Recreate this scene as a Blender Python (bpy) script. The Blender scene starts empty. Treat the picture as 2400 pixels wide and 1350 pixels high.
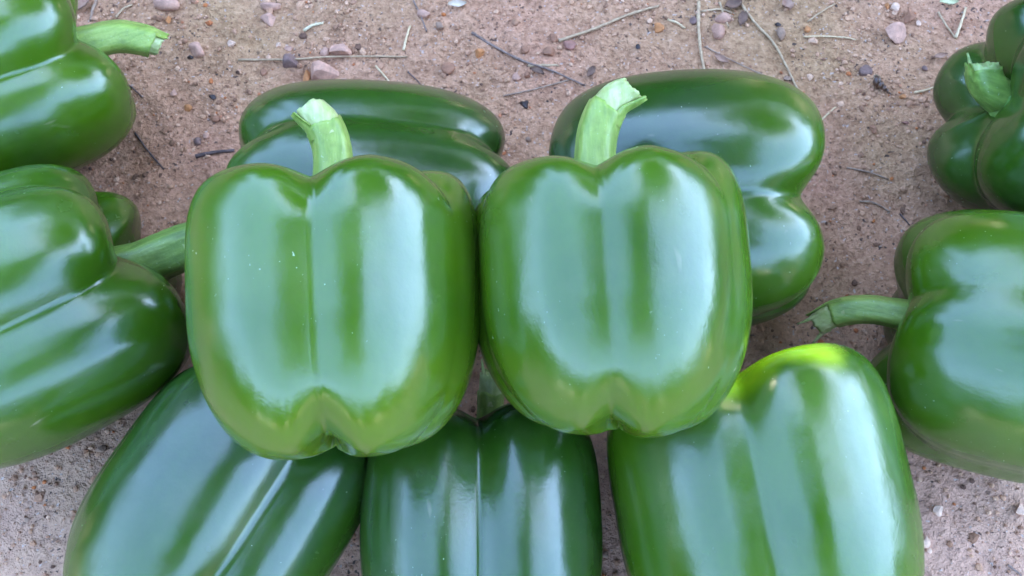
import bpy, math, random
import numpy as np
from mathutils import Vector, Matrix, noise

scene = bpy.context.scene
col = scene.collection
rad = math.radians

# ------------------------------------------------------------------ camera
cam_data = bpy.data.cameras.new('camera')
cam = bpy.data.objects.new('camera', cam_data)
col.objects.link(cam)
cam.location = (0.0, -0.10864, 0.35388)
cam.rotation_euler = (rad(90 - 68), 0, 0)          # looks down 68 degrees, away along +Y
cam_data.sensor_width = 36
cam_data.lens = 18 / math.tan(rad(28))
cam_data.clip_start = 0.01
cam_data.clip_end = 500
cam_data.dof.use_dof = True
cam_data.dof.focus_distance = 0.285
cam_data.dof.aperture_fstop = 40
scene.camera = cam

# ------------------------------------------------------------------ sky, sun, exposure
SUN_EL, SUN_AZ = rad(48), rad(42)                   # azimuth clockwise from +Y towards +X
sun_dir = Vector((math.cos(SUN_EL) * math.sin(SUN_AZ), math.cos(SUN_EL) * math.cos(SUN_AZ), math.sin(SUN_EL)))
world = bpy.data.worlds.new('World')
scene.world = world
world.use_nodes = True
wn = world.node_tree
wn.nodes.clear()
w_out = wn.nodes.new('ShaderNodeOutputWorld')
w_bg = wn.nodes.new('ShaderNodeBackground')
w_sky = wn.nodes.new('ShaderNodeTexSky')
w_sky.sky_type = 'NISHITA'
w_sky.sun_disc = False
w_sky.sun_elevation = SUN_EL
w_sky.sun_rotation = SUN_AZ
w_sky.air_density = 1.0
w_sky.dust_density = .5
w_sky.ozone_density = 2.6
w_bg.inputs['Strength'].default_value = 0.15
wn.links.new(w_sky.outputs['Color'], w_bg.inputs['Color'])
wn.links.new(w_bg.outputs['Background'], w_out.inputs['Surface'])

sun_data = bpy.data.lights.new('sun', 'SUN')
sun_data.energy = 3.0
sun_data.angle = rad(0.4)
sun_data.color = (1.0, 0.88, 0.68)
sun = bpy.data.objects.new('sun', sun_data)
col.objects.link(sun)
sun.location = sun_dir * 10
sun.rotation_euler = sun_dir.to_track_quat('Z', 'Y').to_euler()

vs = scene.view_settings
vs.view_transform = 'Standard'
vs.look = 'None'
vs.gamma = 1.0
vs.use_curve_mapping = False
vs.exposure = 3.85

# ------------------------------------------------------------------ helpers
def link(o, parent=None):
    col.objects.link(o)
    if parent is not None:
        o.parent = parent
    return o

def mesh_obj(name, verts, faces, material, parent=None, smooth=True):
    me = bpy.data.meshes.new(name)
    me.from_pydata([tuple(v) for v in verts], [], faces)
    if smooth:
        me.polygons.foreach_set('use_smooth', [True] * len(me.polygons))
    me.materials.append(material)
    me.update()
    return link(bpy.data.objects.new(name, me), parent)

def tag(o, label=None, cat=None, group=None, kind=None):
    if label: o['label'] = label
    if cat: o['category'] = cat
    if group: o['group'] = group
    if kind: o['kind'] = kind
    return o

class NT:
    """small node-tree builder"""
    def __init__(self, name):
        self.m = bpy.data.materials.new(name)
        self.m.use_nodes = True
        self.t = self.m.node_tree
        self.t.nodes.clear()
        self.out = self.t.nodes.new('ShaderNodeOutputMaterial')
        self.b = self.n('ShaderNodeBsdfPrincipled')
        self.l(self.b.outputs[0], self.out.inputs['Surface'])
    def n(self, kind, **kw):
        nd = self.t.nodes.new(kind)
        for k, v in kw.items():
            if k.startswith('i_'):
                nd.inputs[k[2:].replace('_', ' ')].default_value = v
            else:
                setattr(nd, k, v)
        return nd
    def l(self, a, b): self.t.links.new(a, b)
    def noise(self, vec, scale, detail=3, rough=.5, dist=0):
        nd = self.n('ShaderNodeTexNoise', i_Scale=scale, i_Detail=detail, i_Roughness=rough, i_Distortion=dist)
        self.l(vec, nd.inputs['Vector'])
        return nd.outputs['Fac']
    def ramp(self, fac, stops):
        nd = self.n('ShaderNodeValToRGB')
        cr = nd.color_ramp
        while len(cr.elements) < len(stops): cr.elements.new(0.5)
        for e, (p, c) in zip(cr.elements, stops):
            e.position = p
            e.color = (c[0], c[1], c[2], 1) if isinstance(c, (tuple, list)) else (c, c, c, 1)
        self.l(fac, nd.inputs['Fac'])
        return nd.outputs['Color']
    def mix(self, fac, a, b, mode='MIX'):
        nd = self.n('ShaderNodeMix', data_type='RGBA', blend_type=mode)
        for s, v in (('Factor', fac), ('A', a), ('B', b)):
            sock = [i for i in nd.inputs if i.name == s and (i.type == 'RGBA' or (s == 'Factor' and i.type == 'VALUE'))][0]
            if hasattr(v, 'is_output'): self.l(v, sock)
            elif s == 'Factor': sock.default_value = v
            else: sock.default_value = (v[0], v[1], v[2], 1)
        return [o for o in nd.outputs if o.type == 'RGBA'][0]
    def math(self, op, a, b=None, clamp=False):
        nd = self.n('ShaderNodeMath', operation=op, use_clamp=clamp)
        for i, v in enumerate((a, b)):
            if v is None: continue
            if hasattr(v, 'is_output'): self.l(v, nd.inputs[i])
            else: nd.inputs[i].default_value = v
        return nd.outputs[0]
    def bump(self, height, strength, distance, normal=None):
        nd = self.n('ShaderNodeBump', i_Strength=strength, i_Distance=distance)
        self.l(height, nd.inputs['Height'])
        if normal is not None: self.l(normal, nd.inputs['Normal'])
        return nd.outputs['Normal']

# ------------------------------------------------------------------ materials
def soil_material():
    k = NT('soil')
    tc = k.n('ShaderNodeTexCoord').outputs['Object']
    big = k.noise(tc, 9, 4, .55, .3)
    mid = k.noise(tc, 60, 5, .6)
    fine = k.noise(tc, 420, 4, .65)
    grit = k.noise(tc, 1300, 2, .6)
    c = k.ramp(mid, [(.28, (.19, .113, .078)), (.5, (.33, .215, .155)), (.72, (.43, .295, .225))])
    c2 = k.ramp(fine, [(.32, (.12, .07, .052)), (.46, (.31, .20, .145)), (.68, (.52, .375, .30))])
    c = k.mix(.5, c, c2)
    # faint yellow-olive and pinkish drifts of the dried clay itself
    tint = k.ramp(big, [(.34, (1.30, 1.06, .68)), (.5, (1.48, 1.12, .82)), (.66, (1.58, 1.12, .88))])
    c = k.mix(.9, c, tint, 'MULTIPLY')
    # blends to a paler colour towards the viewer's side of the patch
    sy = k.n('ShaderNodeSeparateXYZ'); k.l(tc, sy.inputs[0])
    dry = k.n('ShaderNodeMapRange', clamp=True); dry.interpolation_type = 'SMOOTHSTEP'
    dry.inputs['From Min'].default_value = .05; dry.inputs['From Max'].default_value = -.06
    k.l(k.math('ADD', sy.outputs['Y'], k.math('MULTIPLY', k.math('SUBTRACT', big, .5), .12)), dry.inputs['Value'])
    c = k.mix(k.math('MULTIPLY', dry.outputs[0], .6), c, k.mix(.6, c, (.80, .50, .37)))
    # dark organic specks
    sp = k.noise(tc, 520, 1, .4)
    spm = k.ramp(sp, [(.66, 0.0), (.70, 1.0)])
    lim = k.ramp(k.noise(tc, 45, 2), [(.42, 0.0), (.6, .9)])
    c = k.mix(k.math('MULTIPLY', spm, lim), c, (.055, .036, .032))
    pl = k.ramp(k.noise(tc, 700, 1, .4), [(.69, 0.0), (.73, .7)])
    c = k.mix(pl, c, (.55, .43, .36))
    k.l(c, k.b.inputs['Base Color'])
    k.b.inputs['Roughness'].default_value = .95
    k.b.inputs['Specular IOR Level'].default_value = .2
    n = k.bump(mid, .8, .006)
    n = k.bump(fine, 1.0, .0022, n)
    n = k.bump(grit, .8, .0008, n)
    k.l(n, k.b.inputs['Normal'])
    return k.m

def crumb_material():
    k = NT('soil_crumb')
    g = k.n('ShaderNodeNewGeometry')
    tc = k.n('ShaderNodeTexCoord').outputs['Object']
    c = k.ramp(g.outputs['Random Per Island'], [(0, (.09, .055, .045)), (.07, (.22, .13, .09)), (.3, (.36, .22, .155)), (.75, (.46, .30, .21)), (.93, (.56, .40, .31)), (.97, (.36, .14, .07)), (1, (.42, .16, .06))])
    v = k.ramp(k.noise(tc, 900, 3), [(.3, .75), (.7, 1.15)])
    c = k.mix(1.0, c, v, 'MULTIPLY')
    c = k.mix(1.0, c, (1.22, 1.02, .84), 'MULTIPLY')
    k.l(c, k.b.inputs['Base Color'])
    k.b.inputs['Roughness'].default_value = .95
    k.b.inputs['Specular IOR Level'].default_value = .2
    k.l(k.bump(k.noise(tc, 1500, 3), .6, .0004), k.b.inputs['Normal'])
    return k.m

def stone_material(name, c, rough=.85, vary=.35):
    k = NT(name)
    tc = k.n('ShaderNodeTexCoord').outputs['Object']
    a = k.noise(tc, 220, 5, .65)
    c = (c[0] * 1.25, c[1], c[2] * .76)
    d = tuple(x * (1 - vary) for x in c); e = tuple(min(1, x * (1 + vary)) for x in c)
    cc = k.ramp(a, [(.3, d), (.5, c), (.7, e)])
    sp = k.ramp(k.noise(tc, 800, 2), [(.64, 0.0), (.70, .5)])
    cc = k.mix(sp, cc, tuple(x * .45 for x in c))
    k.l(cc, k.b.inputs['Base Color'])
    k.b.inputs['Roughness'].default_value = rough
    k.b.inputs['Specular IOR Level'].default_value = .3
    k.l(k.bump(k.noise(tc, 500, 5, .6), .6, .0009), k.b.inputs['Normal'])
    return k.m

def pepper_material(name, deep, mid, lime, lime_amount, rough, seed):
    k = NT(name)
    tc = k.n('ShaderNodeTexCoord').outputs['Object']
    mp = k.n('ShaderNodeMapping')
    mp.inputs['Location'].default_value = (seed * 1.7, seed * .9, 0)
    k.l(tc, mp.inputs['Vector'])
    v = mp.outputs[0]
    st = k.n('ShaderNodeMapping')
    st.inputs['Scale'].default_value = (1, 1, .22)
    k.l(v, st.inputs['Vector'])
    big = k.noise(v, 22, 3, .5)
    streak = k.noise(st.outputs[0], 95, 3, .55)
    c = k.ramp(big, [(.34, deep), (.62, mid)])
    c = k.mix(k.ramp(streak, [(.42, 0.0), (.75, .35)]), c, mid)
    # paler, yellower skin towards the blossom end
    sx = k.n('ShaderNodeSeparateXYZ'); k.l(tc, sx.inputs[0])
    zz = k.math('ADD', sx.outputs['Z'], k.math('MULTIPLY', k.math('SUBTRACT', big, .5), .05))
    lm = k.n('ShaderNodeMapRange', clamp=True); lm.interpolation_type = 'SMOOTHSTEP'
    lm.inputs['From Min'].default_value = -.004; lm.inputs['From Max'].default_value = -.05
    lm.inputs['To Min'].default_value = 0; lm.inputs['To Max'].default_value = lime_amount
    k.l(zz, lm.inputs['Value'])
    c = k.mix(lm.outputs[0], c, lime)
    # tiny pale lenticels and dust
    dust = k.noise(v, 1150, 1, .3)
    dm = k.ramp(dust, [(.765, 0.0), (.80, .6)])
    dl = k.ramp(k.noise(v, 40, 2), [(.52, 0.0), (.66, 1.0)])
    dd = k.math('MULTIPLY', dm, dl)
    c = k.mix(dd, c, (.45, .55, .36))
    # faint dusty film and a few dull scuffs
    film = k.ramp(k.noise(v, 34, 5, .65), [(.48, 0.0), (.72, .06)])
    c = k.mix(film, c, (.30, .27, .17))
    sc = k.n('ShaderNodeMapping'); sc.inputs['Scale'].default_value = (1, 1, .3); sc.inputs['Rotation'].default_value = (.3, .5, seed); k.l(v, sc.inputs['Vector'])
    scm = k.ramp(k.noise(sc.outputs[0], 130, 2, .5, .6), [(.74, 0.0), (.78, .5)])
    c = k.mix(scm, c, (.24, .22, .11))
    dd = k.math('MAXIMUM', dd, k.math('MAXIMUM', scm, k.math('MULTIPLY', film, 3.0)))
    k.l(c, k.b.inputs['Base Color'])
    rr = k.ramp(k.noise(v, 60, 4, .6), [(.3, rough * .8), (.7, rough * 1.4)])
    rr = k.math('MAXIMUM', rr, k.math('MULTIPLY', dd, .6))
    k.l(rr, k.b.inputs['Roughness'])
    k.b.inputs['IOR'].default_value = 1.5
    k.b.inputs['Specular IOR Level'].default_value = .85
    k.b.inputs['Subsurface Weight'].default_value = .25
    k.b.inputs['Subsurface Radius'].default_value = (.35, 1.0, .12)
    k.b.inputs['Subsurface Scale'].default_value = .003
    n = k.bump(k.noise(st.outputs[0], 50, 2, .5), .13, .006)
    n = k.bump(k.noise(v, 150, 4, .55), .06, .002, n)
    n = k.bump(k.noise(v, 1400, 2, .5), .08, .0003, n)
    k.l(n, k.b.inputs['Normal'])
    return k.m

def stem_material(name, a, b):
    k = NT(name)
    tc = k.n('ShaderNodeTexCoord').outputs['Object']
    st = k.n('ShaderNodeMapping'); st.inputs['Scale'].default_value = (1, 1, .18); k.l(tc, st.inputs['Vector'])
    s = k.noise(st.outputs[0], 420, 3, .6)
    m = k.noise(tc, 170, 3, .6)
    c = k.mix(k.ramp(s, [(.35, 0.0), (.65, 1.0)]), a, b)
    c = k.mix(k.ramp(m, [(.45, 0.0), (.75, .6)]), c, tuple(x * .55 for x in a))
    fl = k.ramp(k.noise(tc, 1300, 1), [(.70, 0.0), (.75, .3)])
    c = k.mix(fl, c, (.6, .68, .48))
    k.l(c, k.b.inputs['Base Color'])
    k.b.inputs['Roughness'].default_value = .42
    k.b.inputs['Subsurface Weight'].default_value = .2
    k.b.inputs['Subsurface Radius'].default_value = (.5, 1, .3)
    k.b.inputs['Subsurface Scale'].default_value = .002
    n = k.bump(s, .35, .0012)
    n = k.bump(k.noise(tc, 700, 3), .25, .0006, n)
    k.l(n, k.b.inputs['Normal'])
    return k.m

def plain_material(name, a, b, scale=300, rough=.8, bump=.0006, stretch=1.0):
    k = NT(name)
    tc = k.n('ShaderNodeTexCoord').outputs['Object']
    st = k.n('ShaderNodeMapping'); st.inputs['Scale'].default_value = (stretch, 1, 1); k.l(tc, st.inputs['Vector'])
    s = k.noise(st.outputs[0], scale, 4, .6)
    c = k.mix(k.ramp(s, [(.35, 0.0), (.68, 1.0)]), a, b)
    k.l(c, k.b.inputs['Base Color'])
    k.b.inputs['Roughness'].default_value = rough
    k.l(k.bump(s, .5, bump), k.b.inputs['Normal'])
    return k.m

M_soil = soil_material()
M_crumb = crumb_material()

# ------------------------------------------------------------------ ground
def fbm(x, y, scale, octaves, seed):
    out = np.zeros_like(x); amp = 1.0
    flat = np.empty(x.size)
    for o in range(octaves):
        s = scale * 2 ** o
        xs, ys = x.ravel() * s + seed, y.ravel() * s - seed
        for i in range(x.size):
            flat[i] = noise.noise((xs[i], ys[i], seed * .37))
        out += amp * flat.reshape(x.shape); amp *= .55
    return out

def axis_coords(lo, hi, step, far, n_far):
    core = np.arange(lo, hi + step * .5, step)
    g = np.geomspace(step * 2, far, n_far)
    return np.concatenate([(lo - g)[::-1], core, hi + g])

gx = axis_coords(-.27, .27, .0021, 60, 26)
gy = axis_coords(-.13, .24, .0021, 60, 26)
GX, GY = np.meshgrid(gx, gy)
inner = (np.abs(GX) < .3) & (GY > -.16) & (GY < .27)
GZ = np.zeros_like(GX)
xi, yi = GX[inner], GY[inner]
hz = .0022 * fbm(xi, yi, 14, 2, 3.1) + .0015 * fbm(xi, yi, 80, 4, 8.7)
GZ[inner] = hz
GZ -= .001
nx, ny = len(gx), len(gy)
gverts = np.stack([GX.ravel(), GY.ravel(), GZ.ravel()], 1)
gfaces = [(j * nx + i, j * nx + i + 1, (j + 1) * nx + i + 1, (j + 1) * nx + i) for j in range(ny - 1) for i in range(nx - 1)]
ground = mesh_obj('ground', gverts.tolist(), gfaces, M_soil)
tag(ground, 'dry reddish-tan bare soil under the peppers', kind='structure')

def ground_z(x, y):
    i = int(np.clip(np.searchsorted(gx, x), 1, nx - 1)); j = int(np.clip(np.searchsorted(gy, y), 1, ny - 1))
    return float(max(GZ[j, i], GZ[j - 1, i], GZ[j, i - 1], GZ[j - 1, i - 1]))

# ------------------------------------------------------------------ bell peppers
NTH, NPH = 176, 128
def pepper_surface(lobes, seed, taper_bot=.18, taper_top=.02, dimple_top=.9, dimple_bot=.25, k=22., wob=.014, bend=0.0, qt=3.1, qb=2.7, gs=.016, gt=.13, gb=.13, gw=.16, gf=0.0, cr=.005, dent=.0045, es=.5, gwb=None):
    """lobes: (angle deg, offset, radial semi-axis, tangential semi-axis, top, bottom) in cm. Rays from the centre find the
    outer surface of the blended lobes; returns an (NPH+1, NTH, 3) array in cm."""
    th = np.linspace(0, 2 * np.pi, NTH, endpoint=False)
    s = np.linspace(0, 1, NPH + 1)
    ph = np.pi * (s - .055 * np.sin(4 * np.pi * s) / (4 * np.pi) * 4)
    PH, TH = np.meshgrid(ph, th, indexing='ij')
    dx, dy, dz = np.sin(PH) * np.cos(TH), np.sin(PH) * np.sin(TH), -np.cos(PH)   # row 0 = blossom end
    rg = np.random.default_rng(seed)
    W = rg.normal(size=(9, 3)) * .55; P = rg.uniform(0, 6.28, 9); A = rg.uniform(.4, 1, 9)
    W2 = rg.normal(size=(8, 3)) * 1.5; P2 = rg.uniform(0, 6.28, 8); A2 = rg.uniform(.4, 1, 8)          # shallow dents
    fw = np.exp(-((np.where(TH > np.pi, TH - 2 * np.pi, TH) + .06) / .42) ** 2)      # the crease on the viewed side runs deeper
    front = 1 + gf * fw
    gbe = gb * (1 - (.8 * (1 - fw) if gf > 0 else 0)); gte = gt * (1 - (.25 * (1 - fw) if gf > 0 else 0))
    def F(t):
        x, y, z = dx * t, dy * t, dz * t
        x = x - bend * (z / 4.5) ** 2
        wobn = sum(A[i] * np.sin(W[i, 0] * x + W[i, 1] * y + .8 * W[i, 2] * z + P[i]) for i in range(9)) / 3.
        wobn = wobn + dent / wob * sum(A2[i] * np.sin(W2[i, 0] * x + W2[i, 1] * y + .55 * W2[i, 2] * z + P2[i]) for i in range(8)) / 2.8
        rho2 = x * x + y * y
        acc = 0; fs = []; zr = 0
        for (ang, off, a, b, zt, zb) in lobes:
            ca, sa = math.cos(math.radians(ang)), math.sin(math.radians(ang))
            zz = z + dimple_top * np.exp(-rho2 / 1.7) * (z > 0) - dimple_bot * np.exp(-rho2 / 1.2) * (z < 0)
            c = np.where(zz > 0, zt, zb)
            u_ = zz / c
            sc = 1 - np.where(u_ > 0, taper_top, taper_bot) * np.clip(np.abs(u_), 0, 1.3) ** 1.7
            u = (x * ca + y * sa) / sc - off; v = (-x * sa + y * ca) / sc
            aa = np.where(u < 0, a * 1.25, a)
            h = (np.abs(u / aa) ** 2.25 + np.abs(v / b) ** 2.25) ** (1 / 2.25)
            q = np.where(u_ > 0, qt, qb)
            f = (h ** q + np.abs(u_) ** q) ** (1 / q)
            fs.append(f); zr = zr + np.where(z > 0, z / zt, z / zb) / len(lobes)
            acc = acc + np.maximum(f, .05) ** (-k)
        two = np.sort(np.stack(fs), axis=0)[:2]
        e = np.clip((np.abs(zr) - np.where(zr > 0, .5, es)) / .48, 0, 1); e = e * e * (3 - 2 * e)
        groove = np.exp(-((two[1] - two[0]) / (gw if gwb is None else np.where(zr > 0, gw, gw + (gwb - gw) * e))) ** 1.35) * (gs * front + (np.where(zr > 0, gte, gbe) - gs * front) * e)
        groove = groove + cr * np.exp(-(two[1] - two[0]) / .035)          # the thin crease itself
        return acc ** (-1 / k) * (1 + wob * wobn + groove)
    ts = np.linspace(7.6, 1.2, 44)
    lo = np.full(PH.shape, 1.0); hi = np.full(PH.shape, 7.6); found = np.zeros(PH.shape, bool); prev = 7.6
    for t in ts:
        inside = (F(np.full(PH.shape, t)) < 1) & ~found
        lo[inside] = t; hi[inside] = prev; found |= inside
        prev = t
    for _ in range(16):
        m = .5 * (lo + hi); ins = F(m) < 1
        lo = np.where(ins, m, lo); hi = np.where(ins, hi, m)
    r = .5 * (lo + hi)
    return np.stack([dx * r, dy * r, dz * r], -1)

def surface_mesh(S):
    verts = S.reshape(-1, 3) * .01
    v0 = S[0].mean(0) * .01; v1 = S[-1].mean(0) * .01
    n = NTH; rows = S.shape[0]
    V = [tuple(v0)] + [tuple(v) for v in S[1:-1].reshape(-1, 3) * .01] + [tuple(v1)]
    faces = []
    R_ = rows - 2
    idx = lambda r, c: 1 + r * n + c % n
    for c in range(n):
        faces.append((0, idx(0, c + 1), idx(0, c)))
        faces.append((len(V) - 1, idx(R_ - 1, c), idx(R_ - 1, c + 1)))
    for r in range(R_ - 1):
        for c in range(n):
            faces.append((idx(r, c), idx(r, c + 1), idx(r + 1, c + 1), idx(r + 1, c)))
    return V, faces, v1[2] * 100

def catmull(pts, n):
    pts = [np.array(p, float) for p in pts]
    P = [2 * pts[0] - pts[1]] + pts + [2 * pts[-1] - pts[-2]]
    out = []
    for i in range(1, len(P) - 2):
        for s in np.linspace(0, 1, n, endpoint=False):
            a, b, c, d = P[i - 1:i + 3]
            out.append(.5 * ((2 * b) + (-a + c) * s + (2 * a - 5 * b + 4 * c - d) * s * s + (-a + 3 * b - 3 * c + d) * s ** 3))
    out.append(pts[-1])
    return out

def frames(path):
    T = [(path[min(i + 1, len(path) - 1)] - path[max(i - 1, 0)]) for i in range(len(path))]
    T = [t / np.linalg.norm(t) for t in T]
    u = np.cross(T[0], [0, 1, 0.02]); u /= np.linalg.norm(u)
    fr = []
    for t in T:
        u = u - t * (u @ t); u /= np.linalg.norm(u)
        fr.append((u, np.cross(t, u)))
    return T, fr

def tube(path, radii, seg, ridge=0.0, nr=5, phase=0.0, jag=None, rough=0.0, rg=None, cap=True):
    """tube along path (cm) -> verts (m), faces; jag = per-angle extra length at the far end"""
    T, fr = frames(path)
    V, Fc = [], []
    L = len(path)
    for i, p in enumerate(path):
        for j in range(seg):
            a = 2 * math.pi * j / seg
            r = radii[i] * (1 + ridge * math.cos(nr * a + phase))
            if rough and rg is not None: r *= 1 + rough * rg.uniform(-1, 1)
            q = p + fr[i][0] * math.cos(a) * r + fr[i][1] * math.sin(a) * r
            if jag is not None and i >= L - 3:
                q = q + T[i] * jag[j] * (i - (L - 4)) / 3
            V.append(tuple(q * .01))
    for i in range(L - 1):
        for j in range(seg):
            a, b = i * seg + j, i * seg + (j + 1) % seg
            Fc.append((a, b, b + seg, a + seg))
    if cap:
        c = len(V); V.append(tuple((path[-1] - T[-1] * .12) * .01))
        for j in range(seg):
            Fc.append(((L - 1) * seg + j, (L - 1) * seg + (j + 1) % seg, c))
    return V, Fc

def build_stem(root, cav, spec, mats, rg):
    """spec: dict pts (x toward the viewer, y to the right, z along the axis, cm from the cavity floor), r, torn (length factor)"""
    skin, flesh, calm = mats
    pts = [np.array([p[0], p[1], p[2] + cav - .12]) for p in spec['pts']]
    path = catmull(pts, 8)
    r0 = spec['r']; L = len(path)
    nt = int(L * spec.get('cut', .78))
    seg = 40
    def radius(i):
        s = i / (L - 1)
        return r0 * (1.22 - .34 * min(1, s / .3) ** .7 * .6 + spec.get('flare', .12) * max(0, s - .55) / .45)
    jag = [.05 * math.sin(3 * j * 2 * math.pi / seg + spec.get('ph', 0)) + rg.uniform(-.03, .03) for j in range(seg)]
    V, Fc = tube(path[:nt], [radius(i) for i in range(nt)], seg, .05, 5, spec.get('ph', 0), jag, .006, rg)
    stem = mesh_obj('stem', V, Fc, skin, root)
    # bare, fibrous torn end: a striated core, cut slantwise and frayed, with a lip of skin left on one side
    tail = path[max(nt - 5, 0):]
    m = len(tail); a0 = spec.get('lip', 1.6)
    stri = np.cumsum(rg.normal(size=seg)); stri -= np.linspace(stri[0], stri[-1], seg); stri = stri / (np.abs(stri).max() + 1e-6)
    fray = [spec.get('slant', .28) * math.cos(2 * math.pi * j / seg - a0) + .10 * stri[j] + rg.uniform(-.035, .035) for j in range(seg)]
    T, fr = frames(tail)
    V2, F2 = [], []
    for i, p in enumerate(tail):
        s = i / (m - 1)
        for j in range(seg):
            a = 2 * math.pi * j / seg
            r = radius(nt - 5 + i) * (.93 - .16 * s) * (1 + .07 * stri[j] + .05 * math.sin(j * 2.3) * s + .02 * rg.uniform(-1, 1))
            q = p + fr[i][0] * math.cos(a) * r + fr[i][1] * math.sin(a) * r + T[i] * fray[j] * max(0, s - .3) / .7
            V2.append(tuple(q * .01))
    for i in range(m - 1):
        for j in range(seg):
            x0, x1 = i * seg + j, i * seg + (j + 1) % seg
            F2.append((x0, x1, x1 + seg, x0 + seg))
    last = (m - 1) * seg
    for ring, (kk, dep) in enumerate(((.80, .04), (.42, .13), (.08, .09))):
        for j in range(seg):
            a = 2 * math.pi * j / seg
            r = radius(L - 1) * .77 * kk
            q = tail[-1] + fr[-1][0] * math.cos(a) * r + fr[-1][1] * math.sin(a) * r + T[-1] * (fray[j] * kk - dep + rg.uniform(-.07, .07))
            V2.append(tuple(q * .01))
        o2 = last + (ring + 1) * seg
        for j in range(seg):
            F2.append((o2 - seg + j, o2 - seg + (j + 1) % seg, o2 + (j + 1) % seg, o2 + j))
    for q_ in range(spec.get('slivers', 0)):            # frayed slivers standing off the end
        a = a0 + rg.uniform(-1.6, 1.6) + q_ * 1.3; ln = rg.uniform(.35, .75)
        st0 = max(m - 4, 0); R0 = radius(L - 1) * .72
        o0 = fr[-1][0] * math.cos(a) + fr[-1][1] * math.sin(a)
        pth = catmull([tail[st0] + o0 * R0, tail[-1] + o0 * R0 * 1.02, tail[-1] + o0 * (R0 + .05 + .12 * rg.uniform()) + T[-1] * ln], 4)
        v_, f_ = tube(pth, np.linspace(.13, .03, len(pth)).tolist(), 8, .25, 2, rg.uniform(0, 6), None, .08, rg)
        b_ = len(V2); V2 += v_; F2 += [tuple(b_ + z_ for z_ in ff) for ff in f_]
    mesh_obj('torn_end', V2, F2, flesh, stem)
    # the lip: a strip of green skin that stayed on
    V4, F4 = [], []; nl = 9; half = spec.get('lip_half', 1.0)
    for side, rr in ((0, 1.0), (1, .90)):
        for i, p in enumerate(tail):
            s = i / (m - 1)
            for j in range(nl):
                a = a0 + (j / (nl - 1) * 2 - 1) * half * (1 - .45 * s)
                r = radius(nt - 5 + i) * (rr + .01 - .04 * s)
                q = p + fr[i][0] * math.cos(a) * r + fr[i][1] * math.sin(a) * r + T[i] * (.10 * s * (1 + .6 * math.sin(j * 1.9)))
                V4.append(tuple(q * .01))
    h_ = m * nl
    for i in range(m - 1):
        for j in range(nl - 1):
            x0 = i * nl + j
            F4.append((x0, x0 + 1, x0 + nl + 1, x0 + nl)); F4.append((h_ + x0, h_ + x0 + nl, h_ + x0 + nl + 1, h_ + x0 + 1))
    for i in range(m - 1):
        for j in (0, nl - 1):
            x0 = i * nl + j; F4.append((x0, x0 + nl, h_ + x0 + nl, h_ + x0))
    for j in range(nl - 1):
        x0 = (m - 1) * nl + j; F4.append((x0, x0 + 1, h_ + x0 + 1, h_ + x0))
    mesh_obj('skin_lip', V4, F4, skin, stem)
    # calyx: a five-pointed collar lying in the stem cavity
    V3, F3 = [], []
    seg3, rings = 60, 7
    base = pts[0]
    for i in range(rings):
        s = i / (rings - 1)
        for j in range(seg3):
            a = 2 * math.pi * j / seg3
            R3 = r0 * 1.02 + s * (spec.get('calyx', .55) * (.75 + .35 * math.cos(5 * a + .6) + .12 * math.cos(2 * a + 1)))
            z = cav + .30 - .20 * math.sin(s * 1.5) + spec.get('climb', .22) * s * s + .02 * rg.uniform(-1, 1)
            V3.append(((base[0] + R3 * math.cos(a)) * .01, (base[1] + R3 * math.sin(a)) * .01, z * .01))
    for i in range(rings - 1):
        for j in range(seg3):
            a, b = i * seg3 + j, i * seg3 + (j + 1) % seg3
            F3.append((a, b, b + seg3, a + seg3))
    o = len(V3)
    V3 += [(x, y, z - .0022) for x, y, z in V3]
    F3 += [tuple(o + x for x in reversed(f)) for f in F3[:]]
    for j in range(seg3):
        a, b = (rings - 1) * seg3 + j, (rings - 1) * seg3 + (j + 1) % seg3
        F3.append((a, b, o + b, o + a))
    mesh_obj('calyx', V3, F3, calm, root)

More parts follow.
